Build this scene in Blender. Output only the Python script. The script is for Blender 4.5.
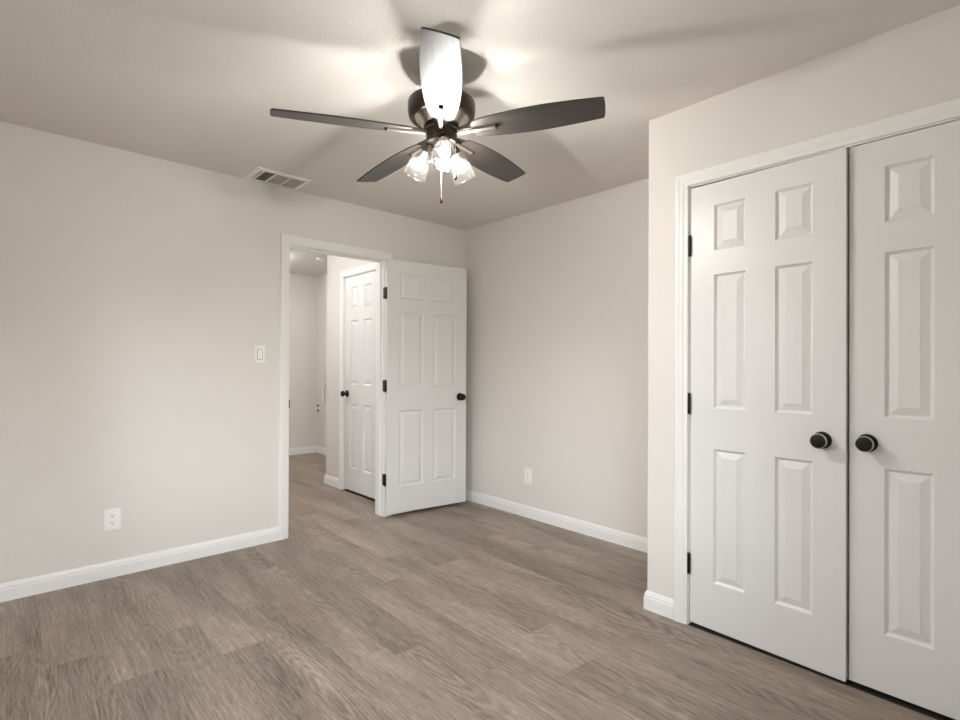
import bpy, bmesh, math, random
from math import sin, cos, pi, radians
from mathutils import Vector, Matrix

for o in list(bpy.data.objects):
    bpy.data.objects.remove(o, do_unlink=True)
S = bpy.context.scene
C = S.collection
random.seed(7)

# ------------------------------------------------------------------ camera
YAW, ROLL, PITCH, CAMZ = 0.8295383504, 0.00467522838, 0.00449791256, 1.2093912716
F = Vector((cos(YAW), sin(YAW), 0)); R = Vector((sin(YAW), -cos(YAW), 0)); U = Vector((0, 0, 1))
F2 = F*cos(PITCH) + U*sin(PITCH); U2 = U*cos(PITCH) - F*sin(PITCH)
R3 = R*cos(ROLL) + U2*sin(ROLL); U3 = U2*cos(ROLL) - R*sin(ROLL)
cd = bpy.data.cameras.new('camera'); cam = bpy.data.objects.new('camera', cd); C.objects.link(cam)
cam.matrix_world = Matrix((( R3.x, U3.x, -F2.x, 0), (R3.y, U3.y, -F2.y, 0), (R3.z, U3.z, -F2.z, CAMZ), (0, 0, 0, 1)))
cd.sensor_width = 36; cd.sensor_fit = 'HORIZONTAL'; cd.lens = 521.3401*36/960
cd.shift_y = 3.3285/960
cd.clip_start = 0.05
S.camera = cam

# ------------------------------------------------------------------ light and exposure
S.view_settings.view_transform = 'Standard'; S.view_settings.look = 'None'
S.view_settings.gamma = 1; S.view_settings.use_curve_mapping = False
S.view_settings.exposure = 0.07
SKY = 13.3            # strength of the daylight outside the bedroom windows
BULB = 1010.0           # emission of the three fan bulbs
HALL = 54.0           # emission of both hall lights, the far one added
w = bpy.data.worlds.new('sky'); S.world = w; w.use_nodes = True
nt = w.node_tree; nt.nodes.clear()
wo = nt.nodes.new('ShaderNodeOutputWorld'); bg = nt.nodes.new('ShaderNodeBackground')
tc = nt.nodes.new('ShaderNodeTexCoord'); sx = nt.nodes.new('ShaderNodeSeparateXYZ'); cr = nt.nodes.new('ShaderNodeValToRGB')
nt.links.new(tc.outputs['Generated'], sx.inputs[0]); nt.links.new(sx.outputs['Z'], cr.inputs[0])
nt.links.new(cr.outputs[0], bg.inputs[0]); nt.links.new(bg.outputs[0], wo.inputs[0])
bg.inputs[1].default_value = SKY
e = cr.color_ramp.elements
e[0].position = 0.0; e[0].color = (.06, .062, .06, 1)
e[1].position = .75; e[1].color = (.30, .36, .44, 1)
a = e.new(0.06); a.color = (.09, .092, .09, 1)
a = e.new(0.16); a.color = (.90, .95, 1, 1)
a = e.new(0.36); a.color = (.84, .91, .98, 1)

YL, XB, XC = 3.596, 3.1025, 2.3823      # door wall, alcove wall, closet wall
H = 2.44
YMIN, XMIN = -0.25, -0.43
T = 0.115

def portal(name, loc, rot, sx_, sy_):
    l = bpy.data.lights.new(name, 'AREA'); l.shape = 'RECTANGLE'; l.size = sx_; l.size_y = sy_
    l.cycles.is_portal = True
    o = bpy.data.objects.new(name, l); C.objects.link(o); o.location = loc; o.rotation_euler = rot
WIN = [(-0.38, 0.85, 0.72, 2.08)]        # window in the wall behind the camera: x0, x1, z0, z1
for i, (x0, x1, z0, z1) in enumerate(WIN):
    portal('window_portal', ((x0+x1)/2, YMIN - T - .02, (z0+z1)/2), (radians(90), 0, 0), x1-x0, z1-z0)
FILL_WIN = [(1.65, 2.40, 0.80, 2.08)]       # unseen window added for its light, opposite the closet: y0, y1, z0, z1
for i, (y0, y1, z0, z1) in enumerate(FILL_WIN):
    portal('window_portal', (XMIN - T - .02, (y0+y1)/2, (z0+z1)/2), (radians(90), 0, radians(-90)), y1-y0, z1-z0)

# ------------------------------------------------------------------ materials
def mat(name, col, rough=.5, metal=0., spec=.5, coat=0.):
    m = bpy.data.materials.new(name); m.use_nodes = True
    b = m.node_tree.nodes['Principled BSDF']
    b.inputs['Base Color'].default_value = (*col, 1); b.inputs['Roughness'].default_value = rough
    b.inputs['Metallic'].default_value = metal; b.inputs['Specular IOR Level'].default_value = spec
    b.inputs['Coat Weight'].default_value = coat
    return m
def N(m, t): return m.node_tree.nodes.new(t)
def Lk(m, a, b): m.node_tree.links.new(a, b)
def bump(m, scale, strength, dist=.002, detail=3, stretch=None):
    b = m.node_tree.nodes['Principled BSDF']
    t = N(m, 'ShaderNodeTexCoord'); n = N(m, 'ShaderNodeTexNoise'); bp = N(m, 'ShaderNodeBump')
    n.inputs['Scale'].default_value = scale; n.inputs['Detail'].default_value = detail
    src = t.outputs['Object']
    if stretch:
        mp = N(m, 'ShaderNodeMapping'); mp.inputs['Scale'].default_value = stretch
        Lk(m, src, mp.inputs[0]); src = mp.outputs[0]
    Lk(m, src, n.inputs['Vector'])
    bp.inputs['Strength'].default_value = strength; bp.inputs['Distance'].default_value = dist
    Lk(m, n.outputs['Fac'], bp.inputs['Height']); Lk(m, bp.outputs[0], b.inputs['Normal'])
    return m
WALLC = (.755, .714, .668)
M_wall = bump(mat('greige_wall_paint', WALLC, .75, spec=.25), 120, .35, .003)
M_ceil = bump(mat('greige_ceiling_paint', (.755, .714, .666), .85, spec=.2), 95, .5, .004)
M_trim = mat('white_trim_paint', (.85, .84, .815), .40)
M_door = bump(mat('white_door_paint', (.765, .757, .738), .4), 40, .12, .002, 4, (6, 6, .7))
M_plate = mat('white_plastic', (.90, .885, .855), .35)
M_dark = mat('dark_slot', (.01, .01, .01), .6)
M_black = mat('matte_black_metal', (.012, .011, .011), .38, .6)
M_rim = mat('brushed_rim_metal', (.55, .54, .52), .3, 1)
M_bronze = bump(mat('dark_bronze_metal', (.060, .047, .038), .32, .85), 60, .1, .001, 3, (1, 1, 8))
M_satin = mat('satin_bronze_metal', (.62, .56, .49), .32, 1)
M_ventf = mat('white_vent_metal', (.90, .88, .85), .35)
M_slat_shade = mat('shaded_vent_metal', (.62, .59, .55), .45)  # vent metal darkened to carry the shaded side of the slats
M_rocker_shade = mat('grey_rocker_shade', (.30, .28, .26), .6)  # grey that paints in the shadow gap round the rocker
M_gap_shade = mat('door_gap_shade', (.02, .018, .016), .8)  # near black, the shade below the doors as a colour

def wood_floor():
    m = mat('grey_oak_planks', (.3, .24, .19), .42, spec=.45); nt = m.node_tree
    b = nt.nodes['Principled BSDF']
    def n(t, **k):
        q = nt.nodes.new(t)
        for a_, v in k.items(): setattr(q, a_, v)
        return q
    def math_(op, a_, b_=None, c_=None):
        q = n('ShaderNodeMath', operation=op)
        for i, v in enumerate((a_, b_, c_)):
            if v is None: continue
            if isinstance(v, (int, float)): q.inputs[i].default_value = v
            else: nt.links.new(v, q.inputs[i])
        return q.outputs[0]
    t = n('ShaderNodeTexCoord'); s = n('ShaderNodeSeparateXYZ'); nt.links.new(t.outputs['Object'], s.inputs[0])
    PW, PL = .181, 1.22
    u = math_('DIVIDE', math_('ADD', s.outputs['X'], 4.03), PW)
    row = math_('FLOOR', u); fu = math_('FRACT', u)
    wn = n('ShaderNodeTexWhiteNoise', noise_dimensions='1D'); nt.links.new(row, wn.inputs['W'])
    v = math_('ADD', math_('DIVIDE', s.outputs['Y'], PL), math_('MULTIPLY', wn.outputs['Value'], 7.3))
    col = math_('FLOOR', v); fv = math_('FRACT', v)
    cid = n('ShaderNodeCombineXYZ'); nt.links.new(row, cid.inputs[0]); nt.links.new(col, cid.inputs[1])
    wn2 = n('ShaderNodeTexWhiteNoise', noise_dimensions='3D'); nt.links.new(cid.outputs[0], wn2.inputs['Vector'])
    # grain coordinates: offset by plank id, stretched along the plank
    gx = math_('ADD', s.outputs['X'], math_('MULTIPLY', wn2.outputs['Value'], 37.))
    def coord(ys):
        g = n('ShaderNodeCombineXYZ'); nt.links.new(gx, g.inputs[0])
        nt.links.new(math_('MULTIPLY', s.outputs['Y'], ys), g.inputs[1]); nt.links.new(math_('MULTIPLY', wn2.outputs['Value'], 11.), g.inputs[2])
        return g.outputs[0]
    def noise(ys, scale, detail, rough, dist):
        q = n('ShaderNodeTexNoise'); q.inputs['Scale'].default_value = scale; q.inputs['Detail'].default_value = detail
        q.inputs['Roughness'].default_value = rough; q.inputs['Distortion'].default_value = dist
        nt.links.new(coord(ys), q.inputs['Vector']); return q.outputs['Fac']
    n0 = noise(.22, 5, 2, .5, .4)          # tone drift along a plank
    n1 = noise(.16, 6.5, 1.5, .45, .5)     # figure
    n2 = noise(.04, 120, 4, .65, .15)        # long streaks
    n3 = noise(.06, 380, 3, .7, 0)        # pores
    # cathedral rings: contour lines of the figure, strong only in places
    v2 = n('ShaderNodeTexVoronoi'); v2.inputs['Scale'].default_value = 4.2; nt.links.new(coord(.17), v2.inputs['Vector'])
    dd = math_('ADD', v2.outputs['Distance'], math_('ADD', math_('MULTIPLY', n1, .55), math_('MULTIPLY', n3, .03)))
    rings = math_('SINE', math_('MULTIPLY', dd, 105.))
    where = n('ShaderNodeMapRange'); nt.links.new(v2.outputs['Distance'], where.inputs[0])
    where.inputs[1].default_value = .10; where.inputs[2].default_value = .55; where.inputs[3].default_value = 1.; where.inputs[4].default_value = .10
    rings = math_('MULTIPLY', rings, where.outputs[0])
    # knots
    kc = n('ShaderNodeCombineXYZ')
    nt.links.new(s.outputs['X'], kc.inputs[0]); nt.links.new(math_('MULTIPLY', s.outputs['Y'], .45), kc.inputs[1])
    vo = n('ShaderNodeTexVoronoi'); vo.inputs['Scale'].default_value = 2.1; nt.links.new(kc.outputs[0], vo.inputs['Vector'])
    kn = n('ShaderNodeMapRange'); nt.links.new(vo.outputs['Distance'], kn.inputs[0])
    kn.inputs[1].default_value = 0; kn.inputs[2].default_value = .13; kn.inputs[3].default_value = 1; kn.inputs[4].default_value = 0
    kf = math_('POWER', kn.outputs[0], 1.6)
    f = math_('ADD', math_('MULTIPLY', math_('SUBTRACT', n0, .5), .75), .5)
    f = math_('ADD', f, math_('MULTIPLY', math_('SUBTRACT', n2, .5), .95))
    f = math_('ADD', f, math_('MULTIPLY', math_('SUBTRACT', n3, .5), 1.0))
    f = math_('ADD', f, math_('MULTIPLY', rings, .125))
    f = math_('ADD', f, math_('MULTIPLY', math_('SUBTRACT', wn2.outputs['Value'], .5), .10))
    f = math_('SUBTRACT', f, math_('MULTIPLY', kf, .30))
    cr = n('ShaderNodeValToRGB'); nt.links.new(f, cr.inputs[0])
    e = cr.color_ramp.elements
    e[0].position = .16; e[0].color = (.105, .074, .054, 1)
    e[1].position = .86; e[1].color = (.480, .372, .298, 1)
    a = e.new(.36); a.color = (.208, .159, .123, 1)
    a = e.new(.60); a.color = (.305, .242, .192, 1)
    # seams
    def edge(x, wd): return math_('LESS_THAN', math_('MINIMUM', x, math_('SUBTRACT', 1., x)), wd)
    seam = math_('MAXIMUM', edge(fu, .006), edge(fv, .0011))
    mx = n('ShaderNodeMix', data_type='RGBA'); nt.links.new(math_('MULTIPLY', seam, .30), mx.inputs['Factor'])
    nt.links.new(cr.outputs[0], mx.inputs[6]); mx.inputs[7].default_value = (.05, .04, .03, 1)
    nt.links.new(mx.outputs[2], b.inputs['Base Color'])
    bp = n('ShaderNodeBump'); bp.inputs['Strength'].default_value = .25; bp.inputs['Distance'].default_value = .001
    nt.links.new(math_('SUBTRACT', math_('ADD', n2, n3), seam), bp.inputs['Height']); nt.links.new(bp.outputs[0], b.inputs['Normal'])
    rr = math_('ADD', math_('MULTIPLY', n2, .18), .33); nt.links.new(rr, b.inputs['Roughness'])
    return m
M_floor = wood_floor()

def blade_wood():
    m = mat('dark_walnut_blade', (.04, .032, .027), .43, spec=.8); b = m.node_tree.nodes['Principled BSDF']
    t = N(m, 'ShaderNodeTexCoord'); mp = N(m, 'ShaderNodeMapping'); mp.inputs['Scale'].default_value = (2.5, 30, 30)
    n = N(m, 'ShaderNodeTexNoise'); n.inputs['Scale'].default_value = 3; n.inputs['Detail'].default_value = 5
    cr = N(m, 'ShaderNodeValToRGB'); e = cr.color_ramp.elements
    e[0].position = .3; e[0].color = (.012, .0095, .0082, 1); e[1].position = .75; e[1].color = (.042, .033, .027, 1)
    Lk(m, t.outputs['Object'], mp.inputs[0]); Lk(m, mp.outputs[0], n.inputs['Vector']); Lk(m, n.outputs['Fac'], cr.inputs[0])
    Lk(m, cr.outputs[0], b.inputs['Base Color'])
    return m
M_blade = blade_wood()

def seeded_glass():
    m = bpy.data.materials.new('seeded_clear_glass'); m.use_nodes = True; nt = m.node_tree; nt.nodes.clear()
    o = nt.nodes.new('ShaderNodeOutputMaterial'); mx = nt.nodes.new('ShaderNodeMixShader')
    tr = nt.nodes.new('ShaderNodeBsdfTransparent'); gl = nt.nodes.new('ShaderNodeBsdfGlossy'); gl.inputs['Roughness'].default_value = .03
    df = nt.nodes.new('ShaderNodeBsdfTranslucent'); df.inputs[0].default_value = (.9, .88, .84, 1)
    mx2 = nt.nodes.new('ShaderNodeMixShader')
    tr.inputs[0].default_value = (.97, .965, .95, 1)
    tc = nt.nodes.new('ShaderNodeTexCoord'); vo = nt.nodes.new('ShaderNodeTexVoronoi'); vo.inputs['Scale'].default_value = 95
    mr = nt.nodes.new('ShaderNodeMapRange'); mr.inputs[1].default_value = .15; mr.inputs[2].default_value = .42
    mr.inputs[3].default_value = .014; mr.inputs[4].default_value = .0010
    lw = nt.nodes.new('ShaderNodeLayerWeight'); lw.inputs[0].default_value = .12
    bp = nt.nodes.new('ShaderNodeBump'); bp.inputs['Strength'].default_value = .6; bp.inputs['Distance'].default_value = .003
    nt.links.new(tc.outputs['Object'], vo.inputs['Vector']); nt.links.new(vo.outputs['Distance'], mr.inputs[0])
    nt.links.new(vo.outputs['Distance'], bp.inputs['Height']); nt.links.new(bp.outputs[0], gl.inputs['Normal'])
    nt.links.new(lw.outputs['Facing'], mx.inputs[0]); nt.links.new(tr.outputs[0], mx.inputs[1]); nt.links.new(gl.outputs[0], mx.inputs[2])
    nt.links.new(mr.outputs[0], mx2.inputs[0]); nt.links.new(mx.outputs[0], mx2.inputs[1]); nt.links.new(df.outputs[0], mx2.inputs[2])
    nt.links.new(mx2.outputs[0], o.inputs[0]); return m
M_glass = seeded_glass()
def window_glass():
    m = bpy.data.materials.new('window_glass'); m.use_nodes = True; nt = m.node_tree; nt.nodes.clear()
    o = nt.nodes.new('ShaderNodeOutputMaterial'); mx = nt.nodes.new('ShaderNodeMixShader')
    tr = nt.nodes.new('ShaderNodeBsdfTransparent'); gl = nt.nodes.new('ShaderNodeBsdfGlossy'); gl.inputs['Roughness'].default_value = .02
    lw = nt.nodes.new('ShaderNodeLayerWeight'); lw.inputs[0].default_value = .12
    nt.links.new(lw.outputs['Fresnel'], mx.inputs[0]); nt.links.new(tr.outputs[0], mx.inputs[1]); nt.links.new(gl.outputs[0], mx.inputs[2])
    nt.links.new(mx.outputs[0], o.inputs[0]); return m
M_pane = window_glass()
def emit(name, col, st):
    m = bpy.data.materials.new(name); m.use_nodes = True; b = m.node_tree.nodes['Principled BSDF']
    b.inputs['Base Color'].default_value = (.9, .9, .9, 1)
    b.inputs['Emission Color'].default_value = (*col, 1); b.inputs['Emission Strength'].default_value = st
    return m
M_bulb = emit('lit_bulb', (1, .995, .985), BULB)
M_hall = emit('lit_diffuser', (.965, .985, 1), HALL)

# ------------------------------------------------------------------ mesh helpers
def link(name, bm, m, parent=None, smooth=None, mats=None):
    bm.normal_update()
    me = bpy.data.meshes.new(name); bm.to_mesh(me); bm.free()
    for k in (mats or [m]): me.materials.append(k)
    o = bpy.data.objects.new(name, me); C.objects.link(o)
    if parent is not None: o.parent = parent
    if smooth is not None:
        for p in me.polygons: p.use_smooth = True
        md = o.modifiers.new('split', 'EDGE_SPLIT'); md.split_angle = radians(smooth)
    return o
def prop(o, label=None, cat=None, kind=None, group=None):
    if label: o['label'] = label
    if cat: o['category'] = cat
    if kind: o['kind'] = kind
    if group: o['group'] = group
    return o
def empty(name, mw=None):
    o = bpy.data.objects.new(name, None); C.objects.link(o); o.empty_display_size = .1
    if mw is not None: o.matrix_world = mw
    return o
def box(bm, x0, x1, y0, y1, z0, z1, bev=0, M=None):
    r = bmesh.ops.create_cube(bm, size=1)
    vs = r['verts']
    for v in vs:
        v.co = Vector((x0 + (v.co.x+.5)*(x1-x0), y0 + (v.co.y+.5)*(y1-y0), z0 + (v.co.z+.5)*(z1-z0)))
    if bev:
        es = list({e_ for v in vs for e_ in v.link_edges})
        r2 = bmesh.ops.bevel(bm, geom=es, offset=bev, segments=2, affect='EDGES', profile=.6)
        vs = list({v for f_ in r2['faces'] for v in f_.verts} | {v for v in vs if v.is_valid})
    if M is not None:
        bmesh.ops.transform(bm, matrix=M, verts=vs)
    return vs
def lathe(bm, prof, M=Matrix(), n=40, cap0=True, cap1=True):
    rings = []
    for r, z in prof:
        rings.append([bm.verts.new(M @ Vector((r*cos(2*pi*k/n), r*sin(2*pi*k/n), z))) for k in range(n)])
    for a_, b_ in zip(rings, rings[1:]):
        for k in range(n): bm.faces.new((a_[k], a_[(k+1) % n], b_[(k+1) % n], b_[k]))
    if cap0: bm.faces.new(rings[0][::-1])
    if cap1: bm.faces.new(rings[-1])
def tube(bm, pts, r, n=8):
    rings = []
    for i, p in enumerate(pts):
        p = Vector(p); d = (Vector(pts[min(i+1, len(pts)-1)]) - Vector(pts[max(i-1, 0)])).normalized()
        a_ = d.orthogonal().normalized() if i == 0 else (pa - d*pa.dot(d)).normalized()
        pa = a_; b_ = d.cross(a_)
        rr = r[i] if isinstance(r, (list, tuple)) else r
        rings.append([bm.verts.new(p + a_*rr*cos(2*pi*k/n) + b_*rr*sin(2*pi*k/n)) for k in range(n)])
    for a_, b_ in zip(rings, rings[1:]):
        for k in range(n): bm.faces.new((a_[k], a_[(k+1) % n], b_[(k+1) % n], b_[k]))
    bm.faces.new(rings[0][::-1]); bm.faces.new(rings[-1])
def prism(bm, poly, M, depth):
    """poly (u, v) extruded along local w by depth; M maps (u, v, w) to the world"""
    a_ = [bm.verts.new(M @ Vector((u, v, 0))) for u, v in poly]
    b_ = [bm.verts.new(M @ Vector((u, v, depth))) for u, v in poly]
    n = len(poly)
    bm.faces.new(a_[::-1]); bm.faces.new(b_)
    for k in range(n): bm.faces.new((a_[k], a_[(k+1) % n], b_[(k+1) % n], b_[k]))
    bmesh.ops.recalc_face_normals(bm, faces=bm.faces[:])
def frameM(o, ux, uy, uz):
    return Matrix(((ux[0], uy[0], uz[0], o[0]), (ux[1], uy[1], uz[1], o[1]), (ux[2], uy[2], uz[2], o[2]), (0, 0, 0, 1)))
def sweep(bm, path, prof, inward, out):
    """path: list of points in a plane, prof (u: in-plane offset, t: proud of the plane); inward(i) gives the mitred in-plane unit at each point"""
    rings = [[bm.verts.new(Vector(p) + Vector(inward[i])*u + Vector(out)*t) for u, t in prof] for i, p in enumerate(path)]
    n = len(prof)
    for a_, b_ in zip(rings, rings[1:]):
        for k in range(n): bm.faces.new((a_[k], a_[(k+1) % n], b_[(k+1) % n], b_[k]))
    bm.faces.new(rings[0][::-1]); bm.faces.new(rings[-1])
    bmesh.ops.recalc_face_normals(bm, faces=bm.faces[:])

# ------------------------------------------------------------------ setting: shell
HX0, YF = 1.10, 6.865            # hall left wall, hall far wall
YH = YL + T                      # hall side of the door wall
XH, XR = 2.443, 3.215            # hall wall with the linen door, far right wall
def wall(name, bm, label, m=M_wall):
    o = link(name, bm, m); return prop(o, label, 'wall', 'structure')
bm = bmesh.new(); box(bm, XMIN-T, XR+T, YMIN-T, YF+T, -.1, 0)
prop(link('floor', bm, M_floor), 'grey brown wood plank floor running through bedroom and hall', 'floor', 'structure')
bm = bmesh.new(); box(bm, XMIN-T, XR+T, YMIN-T, YF+T, H, H+.1)
prop(link('ceiling', bm, M_ceil), 'textured greige ceiling above the fan', 'ceiling', 'structure')
def wall_poly(along, o, length, holes, thick, name, label):
    """wall with rectangular door notches (z0 == 0) or window holes; along = unit vector, thick = vector through the wall"""
    bm = bmesh.new()
    xs = sorted({0, length} | {h[0] for h in holes} | {h[1] for h in holes})
    zs = sorted({0, H} | {h[2] for h in holes} | {h[3] for h in holes})
    al = Vector(along); th = Vector(thick); o = Vector(o)
    def solid(i, k):
        if not (0 <= i < len(xs)-1 and 0 <= k < len(zs)-1): return False
        cx, cz = (xs[i]+xs[i+1])/2, (zs[k]+zs[k+1])/2
        return not any(h[0] < cx < h[1] and h[2] < cz < h[3] for h in holes)
    V = {}
    def vert(i, k, s):
        if (i, k, s) not in V: V[i, k, s] = bm.verts.new(o + al*xs[i] + Vector((0, 0, zs[k])) + th*s)
        return V[i, k, s]
    for i in range(len(xs)-1):
        for k in range(len(zs)-1):
            if not solid(i, k): continue
            for s in (0, 1): bm.faces.new([vert(*q, s) for q in ((i, k), (i+1, k), (i+1, k+1), (i, k+1))])
            for (di, dk), (p, q) in {(-1, 0): ((i, k), (i, k+1)), (1, 0): ((i+1, k), (i+1, k+1)), (0, -1): ((i, k), (i+1, k)), (0, 1): ((i, k+1), (i+1, k+1))}.items():
                if not solid(i+di, k+dk): bm.faces.new((vert(*p, 0), vert(*q, 0), vert(*q, 1), vert(*p, 1)))
    bmesh.ops.recalc_face_normals(bm, faces=bm.faces[:])
    return wall(name, bm, label)
JT = .018                         # jamb board thickness
OX0, OX1, OZ = 1.482, 2.245, 2.050    # clear doorway to the hall
CY0, CY1, CZ = -.100, 1.142, 2.053    # clear closet opening
LY0, LY1, LZ = 4.003, 4.620, 2.056    # clear linen opening
wall_poly((1, 0, 0), (XMIN-T, YL, 0), XR+T*2-XMIN+0, [(OX0-JT-XMIN+T, OX1+JT-XMIN+T, 0, OZ+JT)], (0, T, 0), 'wall_left', 'greige wall with the doorway to the hall')
wall_poly((0, 1, 0), (XB, YMIN, 0), YL-YMIN, [], (T, 0, 0), 'wall_back', 'greige alcove wall behind the open door')
wall_poly((0, 1, 0), (XC, YMIN, 0), 1.356-YMIN, [(CY0-JT-YMIN, CY1+JT-YMIN, 0, CZ+JT)], (T, 0, 0), 'wall_right', 'greige wall around the double closet doors')
bm = bmesh.new(); box(bm, XC+T, XB, 1.356-T, 1.356, 0, H); wall('wall_closet_side', bm, 'greige closet side wall facing the alcove')
wall_poly((1, 0, 0), (XMIN-T, YMIN, 0), XB+T-XMIN+T, [(x0-XMIN+T, x1-XMIN+T, z0, z1) for x0, x1, z0, z1 in WIN], (0, -T, 0), 'wall_front', 'greige window wall behind the camera')
wall_poly((0, 1, 0), (XMIN, YMIN, 0), YL-YMIN, [(y0-YMIN, y1-YMIN, z0, z1) for y0, y1, z0, z1 in FILL_WIN], (-T, 0, 0), 'wall_rear', 'greige wall opposite the closet, with the added window')
# hall
wall_poly((0, 1, 0), (XH, YH, 0), 4.997-YH, [(LY0-JT-YH, LY1+JT-YH, 0, LZ+JT)], (T, 0, 0), 'wall_hall_right', 'greige hall wall around the narrow linen door')
bm = bmesh.new(); box(bm, XH+T, XR, 4.997-T, 4.997, 0, H); wall('wall_hall_return', bm, 'greige hall return wall beyond the linen door')
bm = bmesh.new(); box(bm, XR, XR+T, YH, YF, 0, H); wall('wall_hall_side', bm, 'greige side wall at the far end of the hall')
bm = bmesh.new(); box(bm, HX0-T, XR+T, YF, YF+T, 0, H); wall('wall_hall_far', bm, 'greige far wall of the hall')
bm = bmesh.new(); box(bm, HX0-T, HX0, YH, YF, 0, H); wall('wall_hall_left', bm, 'greige left wall of the hall')

# ------------------------------------------------------------------ baseboards
BPROF = [(0, 0), (.0135, 0), (.0135, .060), (.0110, .064), (.0110, .074), (.0085, .079), (.0060, .088), (.0035, .091), (0, .091)]
def baseboard(name, pts, outs, label):
    """pts along the wall foot, outs: outward (room side) in-plane offsets per point (mitred)"""
    bm = bmesh.new()
    rings = [[bm.verts.new(Vector((p[0]+q[0]*t, p[1]+q[1]*t, z))) for t, z in BPROF] for p, q in zip(pts, outs)]
    n = len(BPROF)
    for a_, b_ in zip(rings, rings[1:]):
        for k in range(n): bm.faces.new((a_[k], a_[(k+1) % n], b_[(k+1) % n], b_[k]))
    bm.faces.new(rings[0][::-1]); bm.faces.new(rings[-1])
    bmesh.ops.recalc_face_normals(bm, faces=bm.faces[:])
    return prop(link(name, bm, M_trim), label, 'baseboard', 'structure')
CW = .064                          # casing width
RV = .006                          # reveal
baseboard('baseboard_left', [(XMIN, YL), (OX0-RV-CW, YL)], [(0, -1), (0, -1)], 'white baseboard along the wall left of the hall doorway')
baseboard('baseboard_back', [(OX1+RV+CW, YL), (XB, YL), (XB, 1.356), (XC, 1.356), (XC, CY1+RV+CW)], [(0, -1), (-1, -1), (-1, 1), (-1, 1), (-1, 0)], 'white baseboard along the alcove and around the closet corner')
baseboard('baseboard_right', [(XC, CY0-RV-CW), (XC, YMIN)], [(-1, 0), (-1, 0)], 'white baseboard right of the closet casing')
baseboard('baseboard_hall', [(XH, LY1+RV+CW), (XH, 4.997), (XR, 4.997), (XR, YF), (HX0, YF), (HX0, YH)], [(-1, 0), (-1, 1), (-1, 1), (-1, -1), (1, -1), (1, -1)], 'white baseboard along the far end of the hall')

# ------------------------------------------------------------------ casings and jambs
CPROF = [(0, 0), (0, .0085), (.003, .0105), (.017, .0110), (.021, .0125), (.024, .0145), (.037, .0150), (.041, .0165), (.045, .0180), (.056, .0180), (.061, .0150), (.064, .0110), (.064, 0)]
def casing(name, a0, a1, ztop, along, origin, out, label, parent_parts=()):
    """three sided casing around an opening a0..a1 measured along `along` from origin, plus the jamb boards"""
    al = Vector(along); o = Vector(origin); up = Vector((0, 0, 1))
    bm = bmesh.new()
    p = [o+al*(a0-RV), o+al*(a0-RV)+up*(ztop+RV), o+al*(a1+RV)+up*(ztop+RV), o+al*(a1+RV)]
    sweep(bm, p, CPROF, [-al, -al+up, al+up, al], out)
    c = link(name, bm, M_trim)
    return prop(c, label, 'door casing', 'structure')
def jamb(parent, a0, a1, ztop, along, origin, thru, stop_at):
    al = Vector(along); o = Vector(origin); up = Vector((0, 0, 1)); th = Vector(thru)
    bm = bmesh.new()
    def bx(u0, u1, t0, t1, z0, z1):
        M = frameM(o, al, th.normalized(), up)
        box(bm, u0, u1, t0, t1, z0, z1, M=M)
    e_ = .0015
    bx(a0-JT+.001, a0, e_, T-e_, 0.001, ztop+JT-.001); bx(a1, a1+JT-.001, e_, T-e_, 0.001, ztop+JT-.001); bx(a0, a1, e_, T-e_, ztop, ztop+JT-.001)
    s0, s1 = stop_at
    bx(a0, a0+.011, s0, s1, 0.001, ztop-.011); bx(a1-.011, a1, s0, s1, 0.001, ztop-.011); bx(a0, a1, s0, s1, ztop-.011, ztop)
    bmesh.ops.recalc_face_normals(bm, faces=bm.faces[:])
    return link('door_jamb', bm, M_trim, parent)
t1 = casing('trim_1', OX0, OX1, OZ, (1, 0, 0), (0, YL, 0), (0, -1, 0), 'white moulded casing around the open hall doorway')
jamb(t1, OX0, OX1, OZ, (1, 0, 0), (0, YL, 0), (0, T, 0), (.037, .07))
t2 = casing('trim_2', CY0, CY1, CZ, (0, 1, 0), (XC, 0, 0), (-1, 0, 0), 'white moulded casing around the double closet doors')
jamb(t2, CY0, CY1, CZ, (0, 1, 0), (XC, 0, 0), (T, 0, 0), (.045, .08))
t3 = casing('trim_3', LY0, LY1, LZ, (0, 1, 0), (XH, 0, 0), (-1, 0, 0), 'white moulded casing around the narrow linen door in the hall')
jamb(t3, LY0, LY1, LZ, (0, 1, 0), (XH, 0, 0), (T, 0, 0), (.045, .08))
bm = bmesh.new()      # hall side casing of the bedroom doorway
p_ = [Vector((OX0-RV, YH, 0)), Vector((OX0-RV, YH, OZ+RV)), Vector((2.251, YH, OZ+RV)), Vector((2.251, YH, 0))]
sweep(bm, p_, CPROF, [Vector((-1, 0, 0)), Vector((-1, 0, 1)), Vector((1, 0, 1)), Vector((1, 0, 0))], (0, 1, 0))
prop(link('trim_4', bm, M_trim), 'white casing on the hall side of the bedroom doorway', 'door casing', 'structure')
bm = bmesh.new(); box(bm, OX0-.0055, OX0+.0015, YL-.006, YL+.030, .905, .963, .0006)
prop(link('strike_plate', bm, M_black, t1), 'small black strike plate')

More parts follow.
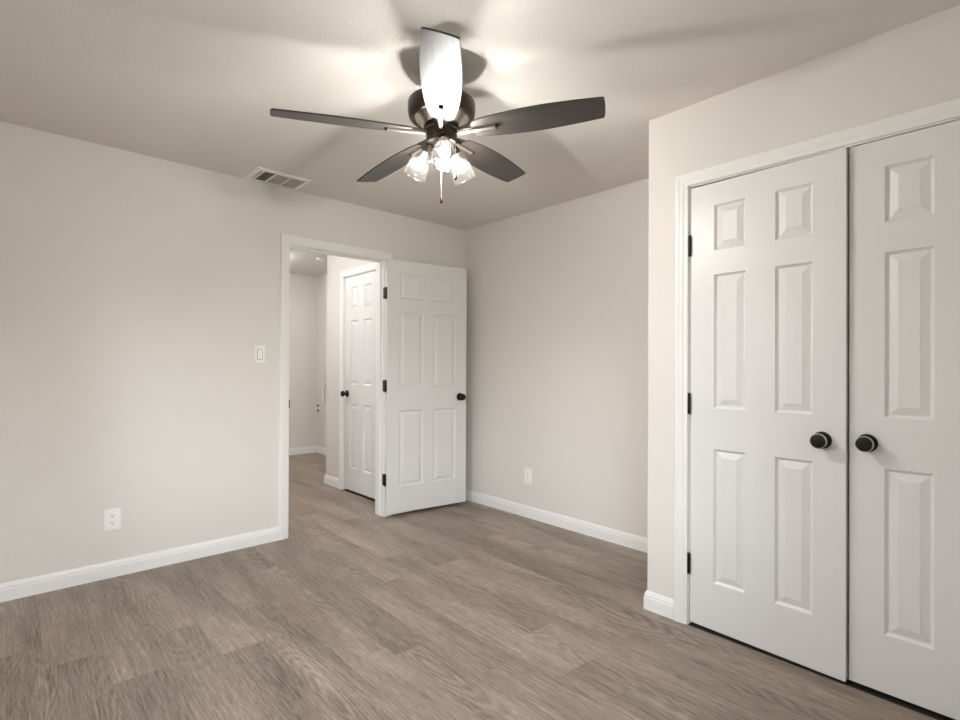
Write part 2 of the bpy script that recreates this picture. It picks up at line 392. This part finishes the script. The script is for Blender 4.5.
# ------------------------------------------------------------------ panel doors
ROWS = [.212, .820, 1.005, 1.612, 1.722, 1.928]
DH = 2.029
def leaf_mesh(wd, stile, pan, t=.035):
    bm = bmesh.new()
    mull = wd - 2*stile - 2*pan
    xs = [0, stile, stile+pan, stile+pan+mull, stile+2*pan+mull, wd]
    zs = [0] + ROWS + [DH]
    k_ = min(1., pan/.125)
    rings = [(0, 0), (.0035*k_, .0050), (.0090*k_, .0098), (.0120*k_, .0102), (.0375*k_, .0026), (.0385*k_, .0018)]
    for side in (0, 1):
        V = {}
        def P(x, z, d):
            y = d if side == 0 else t - d
            key = (round(x, 6), round(z, 6), round(d, 6))
            if key not in V: V[key] = bm.verts.new((x, y, z))
            return V[key]
        def quad(v4):
            bm.faces.new(v4 if side == 0 else v4[::-1])
        for i in range(5):
            for k in range(7):
                x0, x1, z0, z1 = xs[i], xs[i+1], zs[k], zs[k+1]
                if i in (1, 3) and k in (1, 3, 5):
                    pr = None
                    for ins, d in rings:
                        q = [P(x0+ins, z0+ins, d), P(x1-ins, z0+ins, d), P(x1-ins, z1-ins, d), P(x0+ins, z1-ins, d)]
                        if pr:
                            for j in range(4): quad([pr[j], pr[(j+1) % 4], q[(j+1) % 4], q[j]])
                        pr = q
                    quad(pr)
                else:
                    quad([P(x0, z0, 0), P(x1, z0, 0), P(x1, z1, 0), P(x0, z1, 0)])
        if side == 0: V0 = V
        else: V1 = V
    def edge(line):
        for a_, b_ in zip(line, line[1:]):
            f_ = [V0[(round(a_[0], 6), round(a_[1], 6), 0)], V0[(round(b_[0], 6), round(b_[1], 6), 0)], V1[(round(b_[0], 6), round(b_[1], 6), 0)], V1[(round(a_[0], 6), round(a_[1], 6), 0)]]
            bm.faces.new(f_)
    edge([(x, 0) for x in xs]); edge([(wd, z) for z in zs]); edge([(x, DH) for x in xs][::-1]); edge([(0, z) for z in zs][::-1])
    bmesh.ops.recalc_face_normals(bm, faces=bm.faces[:])
    return bm
def knob(parent, x, z, closet=False, back=False, t=.035):
    """a knob on the -y face (or the +y face) of a leaf"""
    M = Matrix.Translation((x, t if back else 0, z)) @ Matrix.Rotation(radians(-90 if back else 90), 4, 'X')
    bm = bmesh.new()
    if closet:
        lathe(bm, [(.0335, 0), (.0335, .004), (.0315, .0075), (.018, .0095), (.0125, .013), (.0115, .026), (.016, .031), (.0275, .035), (.0285, .038), (.0285, .0435)], M, 40, True, True)
        k_ = link('knob', bm, M_black, parent, 35)
        bm = bmesh.new(); lathe(bm, [(.0287, .0405), (.0293, .0435), (.0293, .0480), (.0262, .0510), (.0262, .0437)], M, 40, True, False)
        prop(link('knob_rim', bm, M_rim, k_, 35), 'bright rim of the black knob')
        bm = bmesh.new(); lathe(bm, [(.0264, .0440), (.0264, .0507), (.0200, .0520), (.006, .0525)], M, 40, False, True)
        link('knob_cap', bm, M_black, k_, 35)
    else:
        lathe(bm, [(.0325, 0), (.0325, .005), (.030, .009), (.014, .011), (.0115, .016), (.0115, .028), (.019, .034), (.0265, .041), (.0285, .049), (.0265, .057), (.019, .063), (.006, .0655)], M, 36)
        k_ = link('knob', bm, M_black, parent, 40)
    prop(k_, 'round black door knob')
def hinge(parent, x, y, z, plates=(), r=.0065):
    bm = bmesh.new()
    lathe(bm, [(.0035, -.050), (r, -.046), (r, .046), (.0035, .050)], Matrix.Translation((x, y, z)), 14)
    for q in plates: box(bm, *q[:4], z-.0445, z+.0445)
    prop(link('hinge', bm, M_black, parent, 40), 'black butt hinge')
HZ = [.272, 1.020, 1.760]          # hinge heights above the foot of a leaf
def door(name, mw, wd, stile, pan, label, cat='door'):
    r_ = empty(name, mw); prop(r_, label, cat, 'structure')
    link('door_leaf', leaf_mesh(wd, stile, pan), M_door, r_)
    return r_
# hall door standing open in the alcove
u = Vector((.9903, -.1390, 0)); y_ = Vector((.1390, .9903, 0))
d1 = door('door_1', frameM((2.2465, 3.5445, .0245), u, y_, (0, 0, 1)), .748, .110, .215, 'white six panel door standing wide open into the alcove')
knob(d1, .682, .915); knob(d1, .682, .915, back=True)
bm = bmesh.new(); box(bm, .7475, .7490, .005, .030, .88, .95, .0003); link('latch_plate', bm, M_black, d1)
for z in HZ: hinge(d1, -.0060, .0220, z, [(-.0100, -.0085, .004, .060), (-.0015, .0010, .003, .033)])
# closet pair
th = radians(1.9); CW_ = .6165; CW3 = .6125
u = Vector((-sin(th), -cos(th), 0)); y_ = Vector((cos(th), -sin(th), 0))
d2 = door('door_2', frameM((XC+.002, 1.139, .0165), u, y_, (0, 0, 1)), CW_, .1105, .1385, 'left white six panel closet door, slightly ajar')
knob(d2, CW_-.078, .908, True)
for z in HZ: hinge(d2, -.0030, -.0065, z, [(-.022, -.001, -.0028, -.0005)], .0075)
d3 = door('door_3', frameM((XC+.002, CY0+.004+CW3, .0205), (0, -1, 0), (1, 0, 0), (0, 0, 1)), CW3, .1085, .1385, 'right white six panel closet door, shut')
knob(d3, .0565, .907, True)
for z in HZ: hinge(d3, CW3+.0030, -.0065, z, [(CW3+.001, CW3+.022, -.0028, -.0005)])
# linen door in the hall
LW = LY1-LY0-.007
d4 = door('door_4', frameM((XH+.002, LY1-.0035, .0205), (0, -1, 0), (1, 0, 0), (0, 0, 1)), LW, .1115, .1385, 'narrow white six panel door shut in the hall')
knob(d4, .060, .915)
for z in HZ: hinge(d4, LW+.0010, -.0075, z, [(LW-.014, LW-.001, -.0025, -.0005)])
# dark strips that paint in the shade of the gap under the leaves
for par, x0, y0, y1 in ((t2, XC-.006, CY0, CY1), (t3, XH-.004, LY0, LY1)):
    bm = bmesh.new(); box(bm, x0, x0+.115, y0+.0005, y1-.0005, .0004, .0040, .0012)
    prop(link('gap_shade_strip', bm, M_gap_shade, par), 'black strip standing in for the shade under the door')
# ------------------------------------------------------------------ windows behind the camera
def window(name, along, origin, L, z0, z1, thru, label):
    al = Vector(along); th = Vector(thru); o = Vector(origin)
    M = frameM(o, al, th, (0, 0, 1))
    r_ = empty(name); prop(r_, label, 'window', 'structure')
    def fr(nm, q, m=M_trim, par=r_):
        bm = bmesh.new()
        for b_ in q: box(bm, *b_, M=M)
        bmesh.ops.recalc_face_normals(bm, faces=bm.faces[:]); return link(nm, bm, m, par)
    f_ = .045; a_, b_ = .055, .105
    fr('window_frame', [(0, f_, a_, b_, z0, z1), (L-f_, L, a_, b_, z0, z1), (f_, L-f_, a_, b_, z0, z0+f_), (f_, L-f_, a_, b_, z1-f_, z1)])
    zm = (z0+z1)/2
    fr('window_sash', [(f_, L-f_, .065, .09, zm-.02, zm+.02)])
    fr('window_pane', [(f_, L-f_, .076, .079, z0+f_, zm-.02)], M_pane); fr('window_pane', [(f_, L-f_, .076, .079, zm+.02, z1-f_)], M_pane)
    fr('window_sill', [(-.04, L+.04, -.03, -.001, z0-.02, z0)])
for i, (x0, x1, z0, z1) in enumerate(WIN): window('window_1', (1, 0, 0), (x0, YMIN, 0), x1-x0, z0, z1, (0, -1, 0), 'white framed window in the wall behind the camera')
for i, (y0, y1, z0, z1) in enumerate(FILL_WIN): window('window_added', (0, 1, 0), (XMIN, y0, 0), y1-y0, z0, z1, (-1, 0, 0), 'unseen white framed window added for its light opposite the closet')

# ------------------------------------------------------------------ ceiling fan
FX, FY, FZ = 1.3361, 1.7021, 2.1705
fan = empty('ceiling_fan', Matrix.Translation((FX, FY, H)))
prop(fan, 'dark bronze five blade ceiling fan with three lit glass shades', 'ceiling fan')
Zf = lambda z: z - H                 # heights are written above the floor
def fan_part(name, prof, m, smooth=30, par=fan, label=None):
    bm = bmesh.new(); lathe(bm, [(r, Zf(z)) for r, z in prof], n=56)
    o = link(name, bm, m, par, smooth)
    if label: prop(o, label)
    return o
fan_part('canopy', [(.072, 2.4395), (.074, 2.430), (.072, 2.395), (.062, 2.378), (.030, 2.372)], M_bronze)
fan_part('downrod', [(.014, 2.374), (.014, 2.300)], M_bronze)
fan_part('motor_housing', [(.030, 2.312), (.085, 2.308), (.128, 2.302), (.1385, 2.295), (.1405, 2.288), (.1395, 2.262), (.1360, 2.238), (.1300, 2.2285), (.1210, 2.2250), (.1170, 2.2265), (.1130, 2.2320), (.110, 2.234)], M_bronze)
fan_part('motor_plate', [(.1125, 2.2335), (.1120, 2.2290), (.080, 2.2010), (.062, 2.199)], M_satin, label='bright satin metal plate under the motor')
fan_part('flywheel', [(.060, 2.2000), (.0735, 2.1985), (.0745, 2.1935), (.0700, 2.1900), (.0700, 2.1865), (.0745, 2.1840), (.0735, 2.1790), (.060, 2.1775)], M_bronze)
fan_part('light_kit', [(.060, 2.1785), (.0640, 2.1760), (.0640, 2.1370), (.0600, 2.1290), (.040, 2.1240), (.014, 2.1225), (.010, 2.1150), (.004, 2.1130)], M_bronze)

def blade_outline(n=22):
    up, lo = [], []
    r0, r1 = .145, .655
    for k in range(n+1):
        s = k/n; r = r0 + (r1-r0)*s
        hw = .044 + .0265*sin(pi*min(1, s**.86*1.02)*.82) - .0 + .000
        hw = .0465 + .0255*(sin(pi*s**.80*.86))
        up.append((r, hw)); lo.append((r, -hw))
    # rounded root and softly curved tip
    tip = [(r1 + .0065*cos(a_), up[-1][1]*sin(a_)) for a_ in [radians(d) for d in (80, 60, 40, 20, 0, -20, -40, -60, -80)]]
    root = [(r0 - .012, -up[0][1]*.72), (r0 - .016, -up[0][1]*.3), (r0 - .016, up[0][1]*.3), (r0 - .012, up[0][1]*.72)]
    return up + tip + lo[::-1] + root
OUT = blade_outline()
TA, TB = .04095, -.03431               # the rotor hangs slightly out of level
def blade(par, ang):
    d = Vector((cos(ang), sin(ang), TA*cos(ang)+TB*sin(ang))).normalized()
    s = Vector((0, 0, 1)).cross(d).normalized(); n_ = d.cross(s)
    B = frameM((0, 0, Zf(FZ)), d, s, n_)
    P = B @ Matrix.Rotation(radians(-13), 4, 'X')
    o = bpy.data.objects.new('blade', None)
    bm = bmesh.new()
    prism(bm, OUT, Matrix.Translation((0, 0, -.003)), .006)
    es = [e_ for e_ in bm.edges if abs(e_.verts[0].co.z - e_.verts[1].co.z) < 1e-5]
    bmesh.ops.bevel(bm, geom=es, offset=.0016, segments=2, affect='EDGES')
    b_ = link('blade', bm, M_blade, par, 35); b_.matrix_local = P
    # blade iron: flared bracket below the blade root, arm and slotted bar
    bm = bmesh.new()
    prism(bm, [(.066, -.016), (.066, .016), (.120, .024), (.165, .036), (.205, .036), (.212, .026), (.212, -.026), (.205, -.036), (.165, -.036), (.120, -.024)], Matrix.Translation((0, 0, .0034)), .004)
    i_ = link('blade_iron', bm, M_bronze, b_); prop(i_, 'dark metal bracket over the blade root')
    bm = bmesh.new()
    box(bm, .068, .228, -.0075, .0075, -.0125, -.0035, .002)
    prop(link('iron_bar', bm, M_satin, b_), 'satin metal bar under the blade root')
    bm = bmesh.new()
    box(bm, .228, .238, -.0090, .0090, -.0135, -.0030, .002)
    prop(link('iron_cap', bm, M_black, b_), 'dark end cap of the blade bar')
    return b_
for k in range(5): blade(fan, 2.78343115 + k*2*pi/5)

SH = [(r_*.97, z_*.95) for r_, z_ in [(.0180, 0), (.0235, -.006), (.0310, -.018), (.0375, -.034), (.0430, -.056), (.0475, -.082), (.0510, -.108), (.0530, -.128)]]
def shade(ang):
    d = Vector((cos(ang), sin(ang), 0)); tl = radians(30)
    ax = (-Vector((0, 0, 1))*cos(tl) + d*sin(tl))                    # from socket to mouth
    zc = -ax; s = Vector((0, 0, 1)).cross(d); xx = s.cross(zc)
    top = Vector((0, 0, Zf(2.110))) + d*.068
    M = frameM(top, xx, s, zc)
    bm = bmesh.new()
    inner = [(r-.0025, z) for r, z in SH[::-1]]
    lathe(bm, SH + [(SH[-1][0]-.0012, SH[-1][1]-.0015)] + inner, M, 44, False, False)
    g = link('glass_shade', bm, M_glass, fan, 50); prop(g, 'seeded clear glass shade, lit')
    bm = bmesh.new()
    tube(bm, [Vector((0, 0, Zf(2.148))) + d*.055, Vector((0, 0, Zf(2.146))) + d*.066, top + zc*.026, top + zc*.018], .0075, 12)
    lathe(bm, [(.012, .026), (.020, .022), (.0235, .010), (.0255, -.006), (.0150, -.008)], M, 32)
    link('socket', bm, M_bronze, g, 40)
    bm = bmesh.new()
    lathe(bm, [(.0205, -.0535), (.0222, -.0620), (.0208, -.0710), (.0160, -.0790), (.0085, -.0838), (.002, -.0848)], M, 28)
    prop(link('bulb', bm, M_bulb, g, 60), 'glowing warm white bulb')
    bm = bmesh.new()
    lathe(bm, [(.0110, -.004), (.0115, -.018), (.0150, -.034), (.0195, -.050), (.0207, -.0534)], M, 28)  # collar added to hold back bulb light from the ceiling
    prop(link('bulb_collar', bm, M_plate, g, 60), 'opaque white collar of the bulb, shaped to dim its upward light')
for k in range(3): shade(radians(238 + 120*k))

def chain(x, y, z0, z1):
    bm = bmesh.new(); tube(bm, [(x, y, Zf(z0)), (x, y, Zf(z1+.034))], .0011, 6)
    for k in range(int((z0-z1-.03)/.006)):
        r_ = bmesh.ops.create_icosphere(bm, subdivisions=1, radius=.0019, matrix=Matrix.Translation((x, y, Zf(z0-.003-k*.006))))
    c = link('pull_chain', bm, M_satin, fan)
    bm = bmesh.new()
    lathe(bm, [(.0015, Zf(z1+.036)), (.003, Zf(z1+.030)), (.0055, Zf(z1+.018)), (.0070, Zf(z1+.008)), (.0055, Zf(z1+.002)), (.002, Zf(z1))], Matrix.Translation((x, y, 0)), 20)
    prop(link('chain_fob', bm, M_bronze, c, 60), 'teardrop metal chain fob')
dv = Vector((cos(YAW), sin(YAW))); rv = Vector((sin(YAW), -cos(YAW)))
q = rv*.001 - dv*.010; chain(q.x, q.y, 2.123, 1.878)
q = rv*.060 - dv*.034; chain(q.x, q.y, 2.128, 1.965)

# ------------------------------------------------------------------ ceiling vent
vent = empty('air_vent', Matrix.Translation((1.334, 3.444, H))); prop(vent, 'white three section air vent in the ceiling above the door wall', 'air vent')
VW, VD = .178, .1275
bm = bmesh.new()
def ringq(bm, w0, d0, z0, w1, d1, z1):
    a_ = [bm.verts.new(p) for p in ((-w0, -d0, z0), (w0, -d0, z0), (w0, d0, z0), (-w0, d0, z0))]
    b_ = [bm.verts.new(p) for p in ((-w1, -d1, z1), (w1, -d1, z1), (w1, d1, z1), (-w1, d1, z1))]
    for k in range(4): bm.faces.new((a_[k], a_[(k+1) % 4], b_[(k+1) % 4], b_[k]))
fw = .030
ringq(bm, VW, VD, -.0005, VW-.003, VD-.003, -.0060); ringq(bm, VW-.003, VD-.003, -.0060, VW-fw+.006, VD-fw+.006, -.0110); ringq(bm, VW-fw+.006, VD-fw+.006, -.0110, VW-fw, VD-fw, -.0100); ringq(bm, VW-fw, VD-fw, -.0100, VW-fw, VD-fw, -.0006)
bmesh.ops.recalc_face_normals(bm, faces=bm.faces[:])
link('vent_frame', bm, M_ventf, vent)
bm = bmesh.new(); box(bm, -VW+fw, VW-fw, -VD+fw, VD-fw, -.0012, -.0004); prop(link('vent_backing', bm, M_dark, vent), 'black sheet standing in for the dark inside of the duct')  # black sheet paints the duct's darkness, the ceiling has no opening
iw, idp = VW-fw, VD-fw
cells = [(-iw, -iw+.024, 'x', 1), (-iw+.030, -.052, 'x', 1), (-.044, .045, 'x', -1), (.053, iw, 'x', -1)]
bm = bmesh.new()
for x in (-iw+.027, -.048, .049): box(bm, x-.004, x+.004, -idp, idp, -.0105, -.0015)
link('vent_divider', bm, M_ventf, vent)
for x0, x1, ax, sg in cells[:1]:
    for k in range(4):
        bm = bmesh.new()
        y = -idp + (k+.5)*2*idp/4
        box(bm, x0, x1, -.0005, .0005, -.0095, .0095, M=Matrix.Translation((0, y, -.0065)) @ Matrix.Rotation(radians(58), 4, 'X'))
        link('louver', bm, M_slat_shade, vent)
for x0, x1, ax, sg in cells[1:]:
    bm = bmesh.new(); nsl = 9
    for k in range(nsl):
        x = x0 + (k+.5)*(x1-x0)/nsl
        box(bm, -.0004, .0004, -idp, idp, -.0052, .0052, M=Matrix.Translation((x, 0, -.0060)) @ Matrix.Rotation(radians(34*sg), 4, 'Y'))
    link('louver', bm, M_slat_shade, vent)

# ------------------------------------------------------------------ switch and outlets
def wallM(o, right, out): return frameM(o, right, (-Vector(out)), (0, 0, 1))   # local x along the wall, -y out of it, z up
def plate_bm(wd, ht, t=.006):
    bm = bmesh.new(); box(bm, -wd/2, wd/2, -t, -.0003, -ht/2, ht/2, .0022); return bm
def screw(par, x, z, y=-.0062):
    bm = bmesh.new(); lathe(bm, [(.0032, 0), (.003, .0012), (.001, .0014)], Matrix.Translation((x, y, z)) @ Matrix.Rotation(radians(90), 4, 'X'), 12)
    link('screw', bm, M_plate, par)
def switch(mw):
    r_ = empty('light_switch', mw); prop(r_, 'white rocker light switch on the wall left of the doorway', 'light switch')
    link('switch_plate', plate_bm(.066, .120), M_plate, r_)
    bm = bmesh.new(); box(bm, -.0180, .0180, -.0066, -.0055, -.0360, .0360); prop(link('switch_surround', bm, M_rocker_shade, r_), 'grey surround with the shade of the rocker gap in its colour')
    bm = bmesh.new()
    prism(bm, [(-.0070, -.033), (-.0120, .033), (-.0010, .033), (-.0010, -.033)], frameM((-.0152, 0, 0), (0, 1, 0), (0, 0, 1), (1, 0, 0)), .0304)
    link('rocker', bm, M_plate, r_)
    for z in (-.048, .048): screw(r_, 0, z)
def outlet(mw, label):
    r_ = empty('power_outlet', mw); prop(r_, label, 'power outlet', group='duplex power outlets')
    link('cover_plate', plate_bm(.078, .120), M_plate, r_)
    screw(r_, 0, 0)
    for s in (-1, 1):
        bm = bmesh.new()
        pts = []
        for k in range(40):
            a_ = 2*pi*k/40; pts.append((max(-.0172, min(.0172, .0185*cos(a_))), max(-.0132, min(.0132, .0172*sin(a_)))))
        prism(bm, pts, frameM((0, -.0064, s*.0195), (1, 0, 0), (0, 0, 1), (0, -1, 0)), .0016)
        f_ = link('receptacle', bm, M_plate, r_)
        bm = bmesh.new()
        box(bm, -.0078, -.0056, -.0083, -.0079, s*.0195-.0005, s*.0195+.0085); box(bm, .0056, .0078, -.0083, -.0079, s*.0195+.0005, s*.0195+.0075)
        lathe(bm, [(.0030, 0), (.0030, .0003)], Matrix.Translation((0, -.0080, s*.0195-.0065)) @ Matrix.Rotation(radians(90), 4, 'X'), 12)
        link('slot', bm, M_dark, f_)
switch(wallM((1.277, YL, 1.279), (1, 0, 0), (0, -1, 0)))
outlet(wallM((.465, YL, .3275), (1, 0, 0), (0, -1, 0)), 'white duplex outlet low on the wall left of the doorway')
outlet(wallM((XB, 2.8105, .3290), (0, -1, 0), (-1, 0, 0)), 'white duplex outlet low on the alcove wall')

# ------------------------------------------------------------------ hall things
bm = bmesh.new(); lathe(bm, [(.050, -.0005), (.052, -.004), (.051, -.012), (.044, -.019), (.026, -.022), (.006, -.0225)], n=40)
sd = link('smoke_detector', bm, M_plate, None, 35); sd.location = (2.70, 5.69, H)
prop(sd, 'small round white detector on the hall ceiling', 'smoke detector')
def hall_light(x, y, label):
    hl = empty('hall_light', Matrix.Translation((x, y, H))); prop(hl, label, 'ceiling light', group='flush hall ceiling lights')
    return hl
for x, y, lb in ((1.50, 4.35, 'round flush light on the hall ceiling just outside the bedroom doorway'), (2.10, 5.95, 'round flush light, unseen, added to brighten the far hall wall')):  # the second light is an unseen addition to lift the far wall
  hl = hall_light(x, y, lb)
  bm = bmesh.new(); lathe(bm, [(.150, -.0005), (.156, -.010), (.156, -.034), (.150, -.040), (.146, -.034)], n=48, cap1=False); link('light_rim', bm, M_trim, hl, 35)
  bm = bmesh.new(); lathe(bm, [(.1465, -.030), (.1465, -.040), (.138, -.070), (.100, -.098), (.04, -.112), (.005, -.1135)], n=48); prop(link('diffuser', bm, M_hall, hl, 40), 'glowing white diffuser')
ph = empty('pull_handle', wallM((XR, 6.612, .812), (0, -1, 0), (-1, 0, 0))); prop(ph, 'white upright pull handle on the far hall wall', 'pull handle')  # upright white pull handle, its exact form guessed
bm = bmesh.new(); tube(bm, [(0, -.002, -.112), (0, -.018, -.109), (0, -.026, -.095), (0, -.027, 0), (0, -.026, .095), (0, -.018, .109), (0, -.002, .112)], .012, 12); link('grip', bm, M_plate, ph, 50)
for s in (-1, 1):
    bm = bmesh.new(); lathe(bm, [(.022, .0003), (.022, .006), (.014, .010)], Matrix.Translation((0, 0, s*.112)) @ Matrix.Rotation(radians(90), 4, 'X'), 20); link('mount', bm, M_plate, ph, 40)
hk = empty('wall_hook', wallM((XR, 6.775, .617), (0, -1, 0), (-1, 0, 0))); prop(hk, 'small dark double hook low on the far hall wall', 'hook')
bm = bmesh.new(); box(bm, -.010, .010, -.005, -.0003, -.045, .045, .002); prop(link('back_plate', bm, M_plate, hk), 'white back plate')
for s in (-1, 1):
    bm = bmesh.new(); tube(bm, [(0, -.004, s*.034), (0, -.022, s*.034), (0, -.030, s*.034+.008)], [.008, .009, .011], 10); link('prong', bm, M_black, hk, 50)
